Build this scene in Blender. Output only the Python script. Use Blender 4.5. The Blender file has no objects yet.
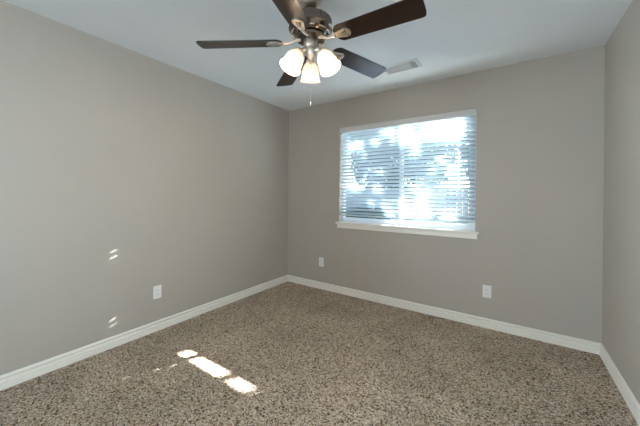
import bpy, bmesh, math, random
from mathutils import Vector, Matrix
random.seed(7)
PI = math.pi
scene = bpy.context.scene
col = scene.collection

# ------------------------------------------------------------------ camera
YAW, PITCH, ROLL, CAMZ = -0.595788, -0.00214, 0.00863, 1.2425
f = Vector((math.sin(YAW)*math.cos(PITCH), math.cos(YAW)*math.cos(PITCH), math.sin(PITCH)))
r = Vector((math.cos(YAW), -math.sin(YAW), 0)); u = r.cross(f)
r2 = r*math.cos(ROLL)+u*math.sin(ROLL); u2 = -r*math.sin(ROLL)+u*math.cos(ROLL)
cam = bpy.data.cameras.new('camera'); camo = bpy.data.objects.new('camera', cam); col.objects.link(camo)
m = Matrix((r2, u2, -f)).transposed().to_4x4(); m.translation = Vector((0, 0, CAMZ))
camo.matrix_world = m
cam.sensor_width = 36; cam.lens = 281.266/640*36; cam.shift_y = -17.81/640; cam.clip_start = .02; cam.clip_end = 300
scene.camera = camo

# ------------------------------------------------------------------ light and exposure
scene.view_settings.view_transform = 'Standard'; scene.view_settings.look = 'None'
scene.view_settings.gamma = 1; scene.view_settings.use_curve_mapping = False
scene.view_settings.exposure = 0.10
scene.render.film_transparent = False
try:
    scene.cycles.use_denoising = True
    scene.cycles.max_bounces = 10; scene.cycles.diffuse_bounces = 6; scene.cycles.transmission_bounces = 8
    scene.cycles.transparent_max_bounces = 12
    scene.cycles.sample_clamp_indirect = 40
except Exception: pass
KX, KZ = 0.48, 0.5014                     # the sun comes in along (-KX, -1, -KZ)
w = bpy.data.worlds.new('sky'); scene.world = w; w.use_nodes = True
nt = w.node_tree; bg = nt.nodes['Background']
sky = nt.nodes.new('ShaderNodeTexSky'); sky.sky_type = 'NISHITA'; sky.sun_disc = False
sky.sun_elevation = math.atan(KZ/math.hypot(KX, 1)); sky.sun_rotation = math.atan2(KX, 1)
hsv = nt.nodes.new('ShaderNodeHueSaturation'); hsv.inputs['Saturation'].default_value = .95
nt.links.new(sky.outputs[0], hsv.inputs['Color']); nt.links.new(hsv.outputs[0], bg.inputs[0])
bg.inputs[1].default_value = .85
sun = bpy.data.lights.new('sun', 'SUN'); sun.energy = 100; sun.angle = math.radians(.5); sun.color = (1, .985, .965)
so = bpy.data.objects.new('sun', sun); col.objects.link(so)
so.rotation_euler = Vector((-KX, -1, -KZ)).to_track_quat('-Z', 'Y').to_euler(); so.location = (4, 9, 8)
# added cool fill lamps behind the camera, shining in through the rear opening
def area(name, loc, aim, sx, sy, power, colr):
    l = bpy.data.lights.new(name, 'AREA'); l.shape = 'RECTANGLE'; l.size = sx; l.size_y = sy; l.energy = power; l.color = colr
    o = bpy.data.objects.new(name, l); col.objects.link(o); o.location = loc
    o.rotation_euler = (Vector(aim)-Vector(loc)).to_track_quat('-Z', 'Y').to_euler(); return o
for nm, lc, am, pw in (('fill_light_left', (-1.75, -1.35, 1.35), (.6, .30, 1.25), 58), ('fill_light_right', (-.05, -1.35, 1.35), (-2.64, .75, 1.3), 27)):
    hl = area(nm, lc, am, 1.0, 1.9, pw, (.68, .86, 1.0)); hl.data.spread = math.radians(104)

# ------------------------------------------------------------------ materials
def mat(name, colr=(.8, .8, .8), rough=.5, metal=0, spec=.5):
    mt = bpy.data.materials.new(name); mt.use_nodes = True
    b = mt.node_tree.nodes['Principled BSDF']
    b.inputs['Base Color'].default_value = (*colr, 1); b.inputs['Roughness'].default_value = rough
    b.inputs['Metallic'].default_value = metal; b.inputs['Specular IOR Level'].default_value = spec
    return mt
def nodes(mt): return mt.node_tree.nodes, mt.node_tree.links, mt.node_tree.nodes['Principled BSDF']
def noise_col(mt, c1, c2, scale, stops=(.3, .7), detail=2, stretch=None, bump=0, bscale=None, dist=.002):
    N, L, b = nodes(mt)
    tc = N.new('ShaderNodeTexCoord'); mp = N.new('ShaderNodeMapping'); L.new(tc.outputs['Object'], mp.inputs[0])
    if stretch: mp.inputs['Scale'].default_value = stretch
    n = N.new('ShaderNodeTexNoise'); n.inputs['Scale'].default_value = scale; n.inputs['Detail'].default_value = detail
    L.new(mp.outputs[0], n.inputs['Vector'])
    cr = N.new('ShaderNodeValToRGB'); cr.color_ramp.elements[0].position = stops[0]; cr.color_ramp.elements[1].position = stops[1]
    cr.color_ramp.elements[0].color = (*c1, 1); cr.color_ramp.elements[1].color = (*c2, 1)
    L.new(n.outputs['Fac'], cr.inputs[0]); L.new(cr.outputs[0], b.inputs['Base Color'])
    if bump:
        n2 = N.new('ShaderNodeTexNoise'); n2.inputs['Scale'].default_value = bscale or scale; n2.inputs['Detail'].default_value = 3
        L.new(mp.outputs[0], n2.inputs['Vector'])
        bp = N.new('ShaderNodeBump'); bp.inputs['Strength'].default_value = bump; bp.inputs['Distance'].default_value = dist
        L.new(n2.outputs['Fac'], bp.inputs['Height']); L.new(bp.outputs[0], b.inputs['Normal'])
    return mt
M = {}
M['wall'] = noise_col(mat('greige_wall_paint', rough=.55, spec=.35), (.43, .385, .333), (.445, .40, .347), 2.0, bump=.25, bscale=90, dist=.0012)
M['ceiling'] = noise_col(mat('white_ceiling_paint', rough=.9, spec=.1), (.80, .83, .85), (.82, .85, .87), 2, bump=.15, bscale=60)
M['trim'] = mat('white_semigloss_trim', (.84, .79, .715), .35)
M['valance'] = mat('shaded_white_valance', (.60, .585, .565), .45)  # trim white darkened, the valance's shade is put into its colour
M['vinyl'] = mat('white_window_vinyl', (.78, .80, .82), .4)
M['plastic'] = mat('white_outlet_plastic', (.80, .78, .76), .35)
M['dark'] = mat('dark_slot', (.05, .045, .04), .6)
M['nickel'] = mat('brushed_nickel', (.50, .44, .38), .28, 1)
M['nickel_light'] = mat('satin_nickel', (.76, .68, .58), .36, 1)
M['bronze'] = mat('dark_pewter_motor_metal', (.20, .165, .14), .2, 1)
M['duct'] = mat('dark_duct', (.07, .07, .08), .8)
M['vent'] = mat('white_vent_enamel', (.70, .71, .72), .45)
M['cord'] = mat('white_blind_cord', (.75, .76, .77), .7)
M['hall'] = mat('hall_paint', (.5, .47, .43), .8)
wd = M['wood'] = noise_col(mat('dark_walnut_blade', rough=.22, spec=.6), (.005, .002, .001), (.030, .009, .004), 9, (.3, .75), 6, (1.0, 14, 14))
# carpet: cut pile frieze, dark, tan and pale tufts mixed
cp = M['carpet'] = mat('speckled_frieze_carpet', rough=1, spec=.0)
N, L, b = nodes(cp)
tc = N.new('ShaderNodeTexCoord')
v1 = N.new('ShaderNodeTexVoronoi'); v1.inputs['Scale'].default_value = 155; v1.inputs['Randomness'].default_value = 1
L.new(tc.outputs['Object'], v1.inputs['Vector'])
sp = N.new('ShaderNodeSeparateColor'); L.new(v1.outputs['Color'], sp.inputs[0])
cr = N.new('ShaderNodeValToRGB'); cr.color_ramp.interpolation = 'LINEAR'
E_ = cr.color_ramp.elements
E_[0].position = 0; E_[0].color = (.030, .018, .012, 1); E_[1].position = 1; E_[1].color = (.82, .73, .63, 1)
for ps, c in ((.13, (.08, .052, .036)), (.22, (.34, .24, .165)), (.45, (.50, .385, .28)), (.75, (.58, .465, .35)), (.84, (.70, .61, .51))):
    e = E_.new(ps); e.color = (*c, 1)
L.new(sp.outputs[0], cr.inputs[0])
n3 = N.new('ShaderNodeTexNoise'); n3.inputs['Scale'].default_value = 2.2; n3.inputs['Detail'].default_value = 3; L.new(tc.outputs['Object'], n3.inputs['Vector'])
mr = N.new('ShaderNodeMapRange'); mr.inputs[1].default_value = .3; mr.inputs[2].default_value = .7; mr.inputs[3].default_value = .76; mr.inputs[4].default_value = 1.02
L.new(n3.outputs['Fac'], mr.inputs[0])
mx = N.new('ShaderNodeVectorMath'); mx.operation = 'SCALE'; L.new(cr.outputs[0], mx.inputs[0]); L.new(mr.outputs[0], mx.inputs['Scale'])
L.new(mx.outputs[0], b.inputs['Base Color'])
n4 = N.new('ShaderNodeTexNoise'); n4.inputs['Scale'].default_value = 160; n4.inputs['Detail'].default_value = 3; L.new(tc.outputs['Object'], n4.inputs['Vector'])
bp = N.new('ShaderNodeBump'); bp.inputs['Strength'].default_value = .8; bp.inputs['Distance'].default_value = .008
L.new(n4.outputs['Fac'], bp.inputs['Height']); L.new(bp.outputs[0], b.inputs['Normal'])
# blind slats: white faux wood that lets a little light through
def translucent(name, colr, tr, mixf, rough=.4):
    mt = mat(name, colr, rough); N, L, b = nodes(mt)
    t = N.new('ShaderNodeBsdfTranslucent'); t.inputs[0].default_value = (*tr, 1)
    mxs = N.new('ShaderNodeMixShader'); mxs.inputs[0].default_value = mixf
    L.new(b.outputs[0], mxs.inputs[1]); L.new(t.outputs[0], mxs.inputs[2]); L.new(mxs.outputs[0], N['Material Output'].inputs[0])
    return mt
M['slat'] = translucent('white_blind_slat', (.64, .68, .71), (.62, .82, .85), .28)
M['shade'] = translucent('frosted_white_glass', (.9, .87, .82), (1, .93, .84), .16, .25)
gl = M['glass'] = bpy.data.materials.new('window_glass'); gl.use_nodes = True
N, L = gl.node_tree.nodes, gl.node_tree.links; N.remove(N['Principled BSDF'])
tr = N.new('ShaderNodeBsdfTransparent'); tr.inputs[0].default_value = (.95, .975, .975, 1); gs = N.new('ShaderNodeBsdfGlossy'); gs.inputs['Roughness'].default_value = .02
mxs = N.new('ShaderNodeMixShader'); mxs.inputs[0].default_value = .05
L.new(tr.outputs[0], mxs.inputs[1]); L.new(gs.outputs[0], mxs.inputs[2]); L.new(mxs.outputs[0], N['Material Output'].inputs[0])
bu = M['bulb'] = mat('glowing_bulb', (1, .9, .75)); N, L, b = nodes(bu)
b.inputs['Emission Color'].default_value = (1, .80, .58, 1); b.inputs['Emission Strength'].default_value = 7
M['leaf'] = noise_col(translucent('green_leaf', (.04, .08, .03), (.05, .09, .04), .25, .9), (.025, .05, .03), (.05, .085, .045), 3)
M['hedge'] = noise_col(translucent('hedge_leaf', (.04, .08, .03), (.035, .06, .035), .25, .9), (.02, .04, .03), (.04, .065, .045), 3)
M['bark'] = noise_col(mat('grey_bark', rough=.9), (.10, .08, .06), (.22, .18, .14), 12, bump=.6)
M['fence'] = noise_col(mat('weathered_cedar', rough=.85), (.26, .27, .28), (.38, .39, .40), 6, stretch=(4, 4, .5))
M['bounce_slab'] = noise_col(mat('pale_blue_bounce', rough=.9), (.58, .72, .86), (.64, .78, .92), 5, bump=.2)  # made pale blue so that its bounce cools the ceiling
M['lawn'] = noise_col(mat('lawn', rough=1), (.035, .055, .025), (.06, .085, .04), 25, bump=.5)

# ------------------------------------------------------------------ mesh helpers
def obj(name, bm, m_, parent=None, smooth=False, bevel=0):
    me = bpy.data.meshes.new(name); bmesh.ops.recalc_face_normals(bm, faces=bm.faces[:]); bm.to_mesh(me); bm.free()
    if smooth:
        for p_ in me.polygons: p_.use_smooth = True
    o = bpy.data.objects.new(name, me); col.objects.link(o)
    if m_: me.materials.append(M[m_])
    if parent: o.parent = parent
    if bevel:
        md = o.modifiers.new('bevel', 'BEVEL'); md.width = bevel; md.segments = 2; md.limit_method = 'ANGLE'
    if smooth:
        md = o.modifiers.new('edges', 'EDGE_SPLIT'); md.split_angle = math.radians(34)
    return o
def bx(bm, x0, x1, y0, y1, z0, z1, mt=None):
    vs = [bm.verts.new((x, y, z)) for x in (x0, x1) for y in (y0, y1) for z in (z0, z1)]
    if mt is not None:
        for v in vs: v.co = mt @ v.co
    for q in ((0,1,3,2), (4,6,7,5), (0,4,5,1), (2,3,7,6), (0,2,6,4), (1,5,7,3)): bm.faces.new([vs[i] for i in q])
def box(*a, mt=None):
    bm = bmesh.new(); bx(bm, *a, mt=mt); return bm
def lathe(bm, prof, seg=32, mt=None, ribs=None):
    rings = []
    for k, (rr, z) in enumerate(prof):
        ring = []
        for i in range(seg):
            a = 2*PI*i/seg; q = rr
            if ribs and ribs[0] <= k <= ribs[1] and (i % 2): q = rr*.965
            co = Vector((q*math.cos(a), q*math.sin(a), z))
            ring.append(bm.verts.new(mt @ co if mt is not None else co))
        rings.append(ring)
    for a_, b_ in zip(rings, rings[1:]):
        for i in range(seg):
            j = (i+1) % seg
            bm.faces.new((a_[i], a_[j], b_[j], b_[i]))
    return rings
def solid_lathe(prof, seg=32, mt=None, bm=None, ribs=None):
    bm = bm or bmesh.new(); rg = lathe(bm, prof, seg, mt, ribs)
    if prof[0][0] > 1e-6: bm.faces.new(rg[0][::-1])
    if prof[-1][0] > 1e-6: bm.faces.new(rg[-1])
    return bm
def tube(bm, pts, rad, seg=8):
    pts = [Vector(p_) for p_ in pts]; rings = []
    for i, p_ in enumerate(pts):
        d = (pts[min(i+1, len(pts)-1)]-pts[max(i-1, 0)]).normalized()
        a = d.orthogonal().normalized() if i == 0 else (prev - d*prev.dot(d)).normalized()
        prev = a; b_ = d.cross(a); rr = rad[i] if isinstance(rad, (list, tuple)) else rad
        rings.append([bm.verts.new(p_+(a*math.cos(2*PI*k/seg)+b_*math.sin(2*PI*k/seg))*rr) for k in range(seg)])
    for a_, b_ in zip(rings, rings[1:]):
        for i in range(seg): bm.faces.new((a_[i], a_[(i+1) % seg], b_[(i+1) % seg], b_[i]))
    bm.faces.new(rings[0][::-1]); bm.faces.new(rings[-1]); return bm
def prism(bm, outline, z0, z1, mt=None, hole=None):
    def mk(pts, z): return [bm.verts.new(mt @ Vector((x, y, z)) if mt is not None else (x, y, z)) for x, y in pts]
    A, B = mk(outline, z0), mk(outline, z1); n = len(A)
    for i in range(n): bm.faces.new((A[i], A[(i+1) % n], B[(i+1) % n], B[i]))
    if hole:
        C_, D = mk(hole, z0), mk(hole, z1)
        for i in range(n):
            j = (i+1) % n
            bm.faces.new((C_[i], D[i], D[j], C_[j])); bm.faces.new((A[i], C_[i], C_[j], A[j])); bm.faces.new((B[i], B[j], D[j], D[i]))
    else:
        bm.faces.new(A[::-1]); bm.faces.new(B)
    return bm
def structure(o): o['kind'] = 'structure'; return o
def tag(o, label, cat, group=None):
    o['label'] = label; o['category'] = cat
    if group: o['group'] = group
    return o
def empty(name, loc, rz=0):
    o = bpy.data.objects.new(name, None); col.objects.link(o); o.location = loc; o.rotation_euler = (0, 0, rz); o.empty_display_size = .1; return o
def put(o, loc, rz): o.location = loc; o.rotation_euler = (0, 0, rz); return o

# ------------------------------------------------------------------ room shell
XL, XR, YB, YR, H = -2.645, .605, 3.088, -1.0, 2.44
WX0, WX1, WZ0, WZ1, WT = -1.800, -.280, .878, 2.085, .16     # window opening
structure(obj('floor', box(XL, XR, YR, YB, -.05, 0), 'carpet'))
structure(obj('ceiling', box(XL-.12, XR+.12, YR-1.7, YB+.12, H, H+.1), 'ceiling'))
structure(obj('wall_left', box(XL-.12, XL, YR-.12, YB+WT, -.05, H), 'wall'))
structure(obj('wall_right', box(XR, XR+.12, YR-.12, YB+WT, -.05, H), 'wall'))
bm = bmesh.new()                                             # wall with one clean opening
o4 = [(XL, -.05), (XR, -.05), (XR, H), (XL, H)]; i4 = [(WX0, WZ0), (WX1, WZ0), (WX1, WZ1), (WX0, WZ1)]
Rx = Matrix.Rotation(PI/2, 4, 'X')
prism(bm, o4, -YB-WT, -YB, mt=Rx, hole=i4)
structure(obj('wall_back', bm, 'wall'))
DX0, DX1, DZ = -2.3, .45, 2.2
bm = bmesh.new()
bx(bm, XL, DX0, YR-.12, YR, -.05, H); bx(bm, DX1, XR, YR-.12, YR, -.05, H); bx(bm, DX0, DX1, YR-.12, YR, DZ, H)
structure(obj('wall_rear', bm, 'wall'))
bm = bmesh.new(); bx(bm, -2.77, -2.65, YR-1.7, YR-.12, -.05, H); structure(obj('wall_hall_left', bm, 'hall'))
structure(obj('wall_hall_right', box(.61, .73, YR-1.7, YR-.12, -.05, H), 'hall'))
structure(obj('wall_hall_end', box(-2.77, .73, YR-1.82, YR-1.7, -.05, H), 'hall'))
structure(obj('floor_hall', box(-2.65, .61, YR-1.7, YR, -.06, -.001), 'carpet'))
# baseboards with the stepped colonial profile
BP = [(0, 0), (.0185, 0), (.0185, .028), (.0135, .030), (.0175, .037), (.0175, .050), (.0140, .055), (.0020, .058), (.0020, .061), (.0165, .0705), (.0175, .074), (.0165, .079), (.011, .084), (.005, .0868), (0, .0875)]
def baseboard(name, ang, loc, ln, m0=0, m1=0):
    bm = bmesh.new(); rings = []
    for s, mi in ((0, m0), (ln, m1)):
        rings.append([bm.verts.new((s+mi*d, -d, z)) for d, z in BP])
    n = len(BP)
    for i in range(n): bm.faces.new((rings[0][i], rings[0][(i+1) % n], rings[1][(i+1) % n], rings[1][i]))
    bm.faces.new(rings[0]); bm.faces.new(rings[1][::-1])
    return put(structure(obj(name, bm, 'trim')), loc, ang)
baseboard('baseboard_back', 0, (XL, YB, 0), XR-XL, 1, -1)
baseboard('baseboard_left', PI/2, (XL, YR, 0), YB-YR, 0, -1)
baseboard('baseboard_right', -PI/2, (XR, YB, 0), YB-YR, 1, 0)

# ------------------------------------------------------------------ window
wn = empty('window_1', (0, 0, 0)); structure(wn)
FY0, FY1 = YB+.085, YB+.145
ZS = .900                                                    # top of the stool
def frame(bm, x0, x1, z0, z1, y0, y1, l, r_, b_, t_):
    bx(bm, x0, x0+l, y0, y1, z0, z1); bx(bm, x1-r_, x1, y0, y1, z0, z1)
    bx(bm, x0+l, x1-r_, y0, y1, z0, z0+b_); bx(bm, x0+l, x1-r_, y0, y1, z1-t_, z1)
bm = bmesh.new(); frame(bm, WX0, WX1, ZS, WZ1, FY0, FY1, .018, .03, .035, .035)
obj('window_frame', bm, 'vinyl', wn, bevel=.002)
XM = (WX0+WX1)/2
bm = bmesh.new(); frame(bm, WX0+.018, XM+.018, ZS+.035, WZ1-.035, FY0+.032, FY0+.052, .006, .036, .018, .03); s1 = obj('window_sash', bm, 'vinyl', wn)
bm = bmesh.new(); frame(bm, XM-.018, WX1-.03, ZS+.035, WZ1-.035, FY0+.006, FY0+.028, .036, .036, .018, .03); s2 = obj('window_sash', bm, 'vinyl', wn)
obj('pane', box(WX0+.024, XM-.018, FY0+.040, FY0+.044, ZS+.053, WZ1-.065), 'glass', s1)
obj('pane', box(XM+.018, WX1-.066, FY0+.015, FY0+.019, ZS+.053, WZ1-.065), 'glass', s2)
bm = bmesh.new()
bx(bm, WX0, WX1, YB, YB+WT-.01, WZ0, ZS)
bx(bm, WX0-.035, WX1+.035, YB-.030, YB, WZ0, ZS)
structure(obj('trim_1', bm, 'trim', bevel=.004))
structure(obj('trim_2', box(WX0-.018, WX1+.018, YB-.014, YB, WZ0-.052, WZ0), 'trim', bevel=.003))

# ------------------------------------------------------------------ blind
YS = YB+.034
bl = tag(empty('window_blind', (XM, YS, WZ1)), 'white horizontal slatted blind lowered over the window, slats tilted partly open', 'window blind')
BX0, BX1 = WX0+.006, WX1-.006
hw = (BX1-BX0)/2; xc = (BX0+BX1)/2-XM
def bpart(name, bm, m_, **k):
    bmesh.ops.translate(bm, verts=bm.verts, vec=(-XM, -YS, -WZ1)); return obj(name, bm, m_, bl, **k)
bm = bmesh.new(); bx(bm, WX0+.002, WX1-.002, YB-.006, YB+.002, WZ1-.062, WZ1-.001); bx(bm, WX0+.002, WX1-.002, YB-.009, YB-.006, WZ1-.012, WZ1-.001)
bx(bm, WX0+.002, WX1-.002, YB-.009, YB-.006, WZ1-.062, WZ1-.054)
bpart('valance', bm, 'valance', bevel=.001)
bpart('headrail', box(BX0, BX1, YS-.026, YS+.026, WZ1-.045, WZ1-.002), 'vinyl')
NS, Z0, PT, TH = 25, 1.018, .0421, math.radians(34)
LADX = (WX0+.20, WX0+.77, WX1-.155)
def slat_bm():
    bm = bmesh.new(); n = 6; top = []; bot = []
    for i in range(n+1):
        s = -0.025+.05*i/n; arch = .0016*(1-(s/.025)**2)
        top.append((s, arch+.0013)); bot.append((s, arch-.0013))
    prof = top+bot[::-1]; R_ = []
    k = len(prof)                                            # cord route holes: the slat is open for 10 mm over its middle third
    cuts = [-hw]+[c for x in LADX for c in (x-XM-xc-.0032, x-XM-xc+.0032)]+[hw]
    for x in cuts: R_.append([bm.verts.new((x, y, z)) for y, z in prof])
    # prof indices 0..n top, n+1..2n+1 bottom (reversed); the hole spans top points 2..4
    hole = set((2, 3)); hole_b = set((k-1-3, k-1-4))
    for q in range(len(R_)-1):
        A, B = R_[q], R_[q+1]; open_ = q % 2 == 1
        for i in range(k):
            if open_ and (i in hole or i in hole_b): continue
            bm.faces.new((A[i], A[(i+1) % k], B[(i+1) % k], B[i]))
        if open_:
            for t_ in (2, 4): bm.faces.new((A[t_], B[t_], B[k-1-t_], A[k-1-t_]))
            for G in (A, B):
                for t_ in (2, 3): bm.faces.new((G[t_], G[t_+1], G[k-2-t_], G[k-1-t_]))
    bm.faces.new(R_[0]); bm.faces.new(R_[-1][::-1]); return bm
s0 = obj('slat', slat_bm(), 'slat', bl)
for i in range(NS):
    o = s0 if i == 0 else s0.copy()
    if i: col.objects.link(o); o.parent = bl
    o.location = (xc, 0, Z0+PT*i-WZ1); o.rotation_euler = (-TH+random.uniform(-.02, .02), 0, random.uniform(-.0004, .0004))
bpart('bottom_rail', box(BX0, BX1, YS-.025, YS+.025, .978, .994), 'slat', bevel=.003)
for x in LADX:
    bm = bmesh.new()
    for y in (-.0255, .0255): tube(bm, [(x, YS+y, .994), (x, YS+y, WZ1-.045)], .0011, 6)
    bpart('ladder_cord', bm, 'cord')
bm = bmesh.new(); tube(bm, [(WX0+.112, YS-.034, WZ1-.06), (WX0+.112, YS-.0345, 1.27)], [.0032, .0045], 6)
bpart('tilt_wand', bm, 'vinyl', smooth=True)

# ------------------------------------------------------------------ wall plates with duplex outlets
def outlet():
    t = empty('electrical_outlet', (0, 0, 0))                # wall plane y=0, room towards -y
    obj('cover_plate', box(-.036, .036, -.006, 0, -.058, .058), 'plastic', t, bevel=.0025)
    for s in (-1, 1):
        pts = [(.0165*math.cos(a)*(1.0), max(-.0125, min(.0125, .0165*math.sin(a)))) for a in [2*PI*k/24 for k in range(24)]]
        bm = bmesh.new(); prism(bm, pts, 0, .0025, mt=Matrix.Translation((0, -.006, .0195*s)) @ Matrix.Rotation(PI/2, 4, 'X'))
        rc = obj('receptacle', bm, 'plastic', t)
        bm = bmesh.new()
        for x, hh in ((-.006, .004), (.006, .0034)): bx(bm, x-.0009, x+.0009, -.0090, -.0084, .0195*s+.003-hh, .0195*s+.003+hh)
        solid_lathe([(.0022, 0), (.0022, .0006)], 10, Matrix.Translation((0, -.0084, .0195*s-.0065)) @ Matrix.Rotation(PI/2, 4, 'X'), bm)
        obj('slot', bm, 'dark', rc)
    bm = solid_lathe([(.003, 0), (.003, .001), (.0015, .0016)], 12, Matrix.Translation((0, -.006, 0)) @ Matrix.Rotation(PI/2, 4, 'X'))
    obj('screw', bm, 'plastic', t); return t
def copy_tree(o, parent=None):
    c = o.copy(); col.objects.link(c); c.parent = parent
    for ch in list(o.children): copy_tree(ch, c)
    return c
o1 = outlet()
o2, o3 = copy_tree(o1), copy_tree(o1)
for o, loc, rz, lb in ((o1, (XL, 1.285, .347), PI/2, 'white duplex outlet with cover plate on the left wall, above its baseboard'),
                       (o2, (-2.062, YB, .353), 0, 'small far white outlet on the window wall, nearest the left corner of the room'),
                       (o3, (-.178, YB, .341), 0, 'white outlet on the window wall, below and right of the sill end')):
    put(o, loc, rz); tag(o, lb, 'outlet', 'wall outlets above the baseboards')

# ------------------------------------------------------------------ ceiling register
vt = tag(empty('ceiling_vent', (-.853, 2.588, H)), 'white rectangular louvered air vent on the ceiling behind the fan', 'air vent')
VX, VY = .165, .092
bm = bmesh.new()
for a in ((-VX, VX, -VY, -VY+.022), (-VX, VX, VY-.022, VY), (-VX, -VX+.022, -VY+.022, VY-.022), (VX-.022, VX, -VY+.022, VY-.022)): bx(bm, *a, -.011, 0)
obj('vent_frame', bm, 'vent', vt, bevel=.002)
obj('duct_opening', box(-VX+.022, VX-.022, -VY+.022, VY-.022, -.0012, 0), 'duct', vt)
for k in range(9):                                           # the long run of louvres, then the crosswise ones at the right end
    y = -VY+.042+k*.0128
    obj('louver', box(-VX+.022, VX-.075, -.007, .007, -.0006, .0006, mt=Matrix.Translation((0, y, -.0056)) @ Matrix.Rotation(math.radians(-35), 4, 'X')), 'vent', vt)
for k in range(3):
    x = VX-.064+k*.0165
    obj('louver', box(-.007, .007, -VY+.022, VY-.022, -.0006, .0006, mt=Matrix.Translation((x, 0, -.0056)) @ Matrix.Rotation(math.radians(25), 4, 'Y')), 'vent', vt)

# ------------------------------------------------------------------ ceiling fan
FX, FY = -0.998, 1.358
fan = tag(empty('ceiling_fan', (FX, FY, H)), 'five-blade ceiling fan with dark walnut blades, nickel motor and three lit glass shades', 'ceiling fan')
def fz(z): return z-H
obj('canopy', solid_lathe([(.070, 0), (.070, -.022), (.066, -.046), (.054, -.068), (.036, -.084), (.018, -.090)], 36), 'nickel', fan, smooth=True)
obj('downrod', solid_lathe([(.0135, -.088), (.0135, -.13)], 16), 'bronze', fan, smooth=True)
obj('motor_coupling', solid_lathe([(.022, -.098), (.036, -.103), (.044, -.118), (.046, -.132)], 24), 'bronze', fan, smooth=True)
prof = [(.030, fz(2.315)), (.060, fz(2.310)), (.100, fz(2.296)), (.120, fz(2.282)), (.126, fz(2.276)), (.126, fz(2.240)), (.131, fz(2.236)), (.131, fz(2.226)),
        (.122, fz(2.221)), (.112, fz(2.205)), (.092, fz(2.190)), (.080, fz(2.186))]
obj('motor_housing', solid_lathe(prof, 96, ribs=(4, 5)), 'bronze', fan, smooth=False)
for k in range(10):                                          # bright pressed windows on the lower bowl of the motor
    a = 2*PI*(k+.5)/10
    mt = Matrix.Rotation(a, 4, 'Z') @ Matrix.Translation((.1065, 0, fz(2.2025))) @ Matrix.Rotation(math.radians(40), 4, 'Y')
    obj('motor_panel', box(-.013, .013, -.022, .022, -.003, .003, mt=mt), 'nickel_light', fan, bevel=.002)
obj('flywheel', solid_lathe([(.078, fz(2.186)), (.086, fz(2.182)), (.086, fz(2.168)), (.055, fz(2.164))], 40), 'bronze', fan, smooth=True)
obj('switch_housing', solid_lathe([(.040, fz(2.166)), (.0415, fz(2.160)), (.0415, fz(2.122)), (.036, fz(2.112)), (.030, fz(2.108))], 36), 'nickel', fan, smooth=True)
obj('light_fitter', solid_lathe([(.030, fz(2.110)), (.034, fz(2.100)), (.032, fz(2.080)), (.022, fz(2.064)), (.014, fz(2.052)), (.011, fz(2.040)), (.013, fz(2.032)), (.006, fz(2.022)), (0, fz(2.020))], 32), 'nickel_light', fan, smooth=True)
ZB, PITCHB, A0 = 2.1514, math.radians(-11.9), 217.3
DROOP = Matrix.Rotation(math.radians(1.97), 4, 'Y')
HANG = Matrix.Translation((0, 0, ZB-H)) @ Matrix.Rotation(-.0168, 4, 'Y') @ Matrix.Rotation(.0216, 4, 'X')
def stadium(L0, L1, W0, W1, n=10, r_in=1, r_out=1, k=1.0):
    """blade outline from r=L0 to L1, half width W0 at root, W1 at tip, with rounded ends"""
    pts = []
    for i in range(n+1):
        a = PI/2-PI*i/n; pts.append((L1-r_out*W1+r_out*W1*math.copysign(abs(math.cos(a))**k, math.cos(a)), W1*math.copysign(abs(math.sin(a))**k, math.sin(a))))
    for i in range(n+1):
        a = -PI/2-PI*i/n; pts.append((L0+r_in*W0+r_in*W0*math.cos(a), W0*math.sin(a)))
    return pts
def blade_bm(mt):
    bm = bmesh.new(); prism(bm, stadium(.165, .656, .062, .0695, 14, .75, .42, .55), -.003, .003, mt=mt); return bm
for k in range(5):
    a = math.radians(A0-72*k)
    mt = HANG @ Matrix.Rotation(a, 4, 'Z') @ DROOP @ Matrix.Rotation(PITCHB, 4, 'X')
    mi = HANG @ Matrix.Rotation(a, 4, 'Z') @ DROOP @ Matrix.Translation((0, 0, -.0065)) @ Matrix.Rotation(PITCHB, 4, 'X')
    obj('blade', blade_bm(mt), 'wood', fan, bevel=.0015)
    bm = bmesh.new()
    # open looped plate under the blade root, neck and foot on the flywheel
    out = stadium(.155, .265, .020, .033, 10); inn = stadium(.182, .248, .006, .014, 10)
    prism(bm, out, -.0025, .0025, mt=mi, hole=inn)
    prism(bm, [(.176, -.004), (.252, -.004), (.252, .004), (.176, .004)], -.0035, .0020, mt=mi)
    rz = Matrix.Rotation(a, 4, 'Z')
    tube(bm, [rz @ Vector(q) for q in ((.062, 0, fz(2.168)), (.085, 0, fz(2.160)), (.115, 0, fz(2.144)), (.140, 0, fz(ZB)-.013), (.168, 0, fz(ZB)-.0135))], [.011, .011, .008, .008, .010], 10)
    arm = obj('blade_bracket', bm, 'nickel_light', fan, smooth=True)
    for sx, sy in ((.168, .0), (.242, .022), (.242, -.022)):
        obj('screw', solid_lathe([(.0038, -.0055), (.0045, -.003), (.0045, -.0024)], 10, mi @ Matrix.Translation((sx, sy, 0))), 'bronze', arm, smooth=True)
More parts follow.
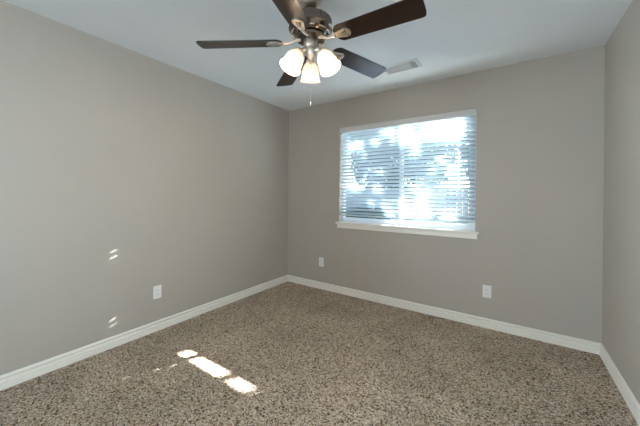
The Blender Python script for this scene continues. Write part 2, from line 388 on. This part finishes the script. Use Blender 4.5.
# three light arms: two towards the room's sides and one away from the camera
ca = math.atan2(-FY, -FX)                                   # direction towards the camera
GB = [(.0225, 0), (.027, -.006), (.036, -.018), (.045, -.034), (.0505, -.054), (.0535, -.076), (.056, -.096), (.060, -.110), (.0635, -.118)]
for k in range(3):
    a = ca+PI+k*2*PI/3
    rz = Matrix.Rotation(a, 4, 'Z')
    bm = bmesh.new()
    tube(bm, [rz @ Vector(q) for q in ((.024, 0, fz(2.094)), (.046, 0, fz(2.098)), (.066, 0, fz(2.092)), (.076, 0, fz(2.077)))], .0075, 10)
    arm = obj('light_arm', bm, 'nickel_light', fan, smooth=True)
    ml = rz @ Matrix.Translation((.074, 0, fz(2.083))) @ Matrix.Rotation(math.radians(-28), 4, 'Y')
    obj('lamp_socket', solid_lathe([(.012, .008), (.024, .002), (.0275, -.006), (.0275, -.022), (.024, -.026)], 28, ml), 'nickel_light', arm, smooth=True)
    ms = ml @ Matrix.Translation((0, 0, -.012))
    bm = bmesh.new(); lathe(bm, GB, 40, ms)
    sh = obj('lamp_shade', bm, 'shade', fan, smooth=True)
    md = sh.modifiers.new('glass', 'SOLIDIFY'); md.thickness = .003; md.offset = -1
    sh['label'] = 'frosted white glass bell shade, lit'
    bm = solid_lathe([(.011, -.012), (.012, -.030), (.020, -.048), (.024, -.062), (.021, -.078), (.010, -.088), (0, -.090)], 20, ms)
    obj('light_bulb', bm, 'bulb', sh, smooth=True)
    l = bpy.data.lights.new('bulb_light', 'POINT'); l.energy = 5.2; l.shadow_soft_size = .028; l.color = (1, .78, .55)
    lo = bpy.data.objects.new('bulb_light', l); col.objects.link(lo); lo.parent = fan
    lo.location = (ms @ Vector((0, 0, -.118)))
bm = bmesh.new(); tube(bm, [(.012, -.012, fz(2.06)), (.012, -.012, fz(1.79))], .0009, 6)
pc = obj('pull_chain', bm, 'nickel_light', fan)
obj('chain_pull', solid_lathe([(.001, 0), (.0035, -.006), (.0035, -.020), (0, -.024)], 12, Matrix.Translation((.012, -.012, fz(1.79)))), 'nickel_light', pc, smooth=True)

# ------------------------------------------------------------------ outdoors
structure(obj('bounce_slab', box(-8, 6, YB+WT, 6.6, -.45, -.285), 'bounce_slab'))  # unseen slab, added to bounce sunlight up through the blind
structure(obj('ground', box(-14, 14, 6.6, 26, -.45, -.30), 'lawn'))
fn = tag(empty('wooden_fence', (0, 8.6, -.3)), 'weathered grey wooden privacy fence across the yard outside the window', 'fence')
bm = bmesh.new()
for k in range(110):
    x = -10+k*.146+random.uniform(-.002, .002); bx(bm, x, x+.14, 0, .018, 0, 1.72+random.uniform(-.01, .01))
obj('fence_boards', bm, 'fence', fn)
for k in range(7): obj('fence_post', box(-9.9+k*2.6, -9.8+k*2.6, .02, .12, 0, 1.8), 'fence', fn)
for z in (.3, 1.4): obj('fence_rail', box(-10, 6, .018, .056, z, z+.09), 'fence', fn)

def leaf(bm, c, s):
    q = Vector((random.gauss(0, 1), random.gauss(0, 1), random.gauss(0, 1))).normalized(); a = q.orthogonal().normalized()
    a = (a*math.cos(random.random()*6)+q.cross(a)*math.sin(random.random()*6)).normalized(); b_ = q.cross(a).normalized()
    c = Vector(c)
    vs = [bm.verts.new(c+a*x*s+b_*y*s+q*z*s) for x, y, z in ((-1, 0, 0), (0, .55, .12), (1, 0, -.1), (0, -.55, .12))]
    bm.faces.new(vs)
rg = random.Random(11); HOLES = []
for k in range(54):
    x_ = -1.75+1.5*rg.random()**.75; HOLES.append((x_, rg.uniform(1.1, 2.1), rg.uniform(.03, .075), rg.uniform(.012, .028)))
def is_open(uu, vv):
    """where sun finds its way through the crown, as seen from the window plane"""
    if uu < -1.50:
        return uu > -1.70 and (abs(vv-1.825) < .038 or abs(vv-1.30) < .03)
    if vv < 1.07:
        return (-1.205 < uu < -1.13) or (-1.08 < uu < -.705) or (-.62 < uu < -.46) or (-.38 < uu < -.35)
    if abs(uu+1.03) < .10: return abs(vv-1.15) < .028 or vv > 1.78
    for cx, cz, rx, rz in [(-.60, 1.97, .22, .035), (-.50, 1.89, .18, .03), (-.74, 1.86, .12, .025), (-.52, 1.80, .16, .02), (-1.34, 1.86, .08, .02), (-1.22, 1.97, .07, .02),
                           (-.80, 1.12, .10, .04), (-.86, 1.30, .07, .03)]+HOLES:
        if ((uu-cx)/rx)**2+((vv-cz)/rz)**2 < 1: return True
    return False
tree = tag(empty('shade_tree', (3.1, 8.0, -.3)), 'leafy green tree shading the window from outside', 'tree')
bm = bmesh.new(); base = Vector((3.1, 8.0, -.3))
for k in range(34000):
    uu, vv, t = random.uniform(-2.3, .3), random.uniform(.6, 2.5), random.uniform(3.2, 6.2)
    s = random.uniform(.04, .065)
    if any(is_open(uu+dx*s*.45, vv+dz*s*.45) for dx, dz in ((0, 0), (1, 0), (-1, 0), (0, 1), (0, -1))): continue
    P = Vector((uu+KX*t, YS+t, vv+KZ*t)); leaf(bm, P-base, s)
for k in range(9000):                                        # the rest of the crown, above the sun's path to the window
    a, b_, rr = random.random()*2*PI, random.uniform(-1, 1), random.random()**.35
    P = Vector((2.4, 8.4, 5.2))+Vector((2.6*rr*math.cos(a)*math.sqrt(1-b_*b_), 2.2*rr*math.sin(a)*math.sqrt(1-b_*b_), 1.7*rr*b_))
    t = P.y-YS; uu, vv = P.x-KX*t, P.z-KZ*t
    if -1.95 < uu < -.1 and .7 < vv < 2.25: continue
    leaf(bm, P-base, random.uniform(.05, .08))
obj('foliage', bm, 'leaf', tree)
bm = bmesh.new(); tube(bm, [(0, 0, 0), (.05, .05, 1.2), (.0, .1, 2.4), (-.05, .15, 3.6), (-.1, .3, 5.0)], [.17, .14, .12, .09, .04], 12)
for q in ((-1.3, .4, 4.6), (1.1, -.3, 4.9), (.4, 1.0, 5.2)): tube(bm, [(0, .1, 2.9), (q[0]*.5, q[1]*.5+.1, 3.7), q], [.07, .05, .02], 8)
obj('trunk', bm, 'bark', tree, smooth=True)
for x, y, rx, rz, h, lb in ((-9.6, 12.6, 2.5, 2.6, 3.5, 'tall green tree beyond the fence, behind the left part of the blind'),
                            (-4.45, 13.2, 2.55, 2.9, 3.8, 'tall green tree beyond the fence, behind the middle of the blind'),
                            (.7, 12.4, 2.4, 2.6, 3.5, 'tall green tree beyond the fence, behind the right part of the blind')):
    tr_ = tag(empty('background_tree', (x, y, -.3)), lb, 'tree', 'trees beyond the fence')
    bm = bmesh.new()
    for k in range(8000):
        a, b_, rr = random.random()*2*PI, random.uniform(-1, 1), random.random()**.3; q = math.sqrt(1-b_*b_)
        leaf(bm, (rx*rr*math.cos(a)*q, 1.5*rr*math.sin(a)*q, h+rz*rr*b_), random.uniform(.09, .16))
    obj('foliage', bm, 'hedge', tr_)
    bm = bmesh.new(); tube(bm, [(0, 0, 0), (.05, 0, 1.5), (0, .1, h)], [.16, .13, .06], 10); obj('trunk', bm, 'bark', tr_, smooth=True)
for x, y, sx, sz, lb in ((-6.2, 7.6, 1.0, 1.5, 'rounded green shrub by the fence, leftmost outside the window'), (-3.6, 7.7, .8, 1.2, 'low green shrub in front of the fence, seen behind the middle of the blind')):
    sb = tag(empty('garden_shrub', (x, y, -.3)), lb, 'shrub', 'shrubs along the fence')
    bm = bmesh.new()
    for k in range(2600):
        a, b_, rr = random.random()*2*PI, random.uniform(-1, 1), random.random()**.3; q = math.sqrt(1-b_*b_)
        leaf(bm, (sx*rr*math.cos(a)*q, .6*rr*math.sin(a)*q, sz*.5*(1+rr*b_)+.05), random.uniform(.04, .07))
    obj('foliage', bm, 'hedge', sb)
    bm = bmesh.new(); tube(bm, [(0, 0, 0), (.02, 0, .5)], .04, 8); obj('stem', bm, 'bark', sb)
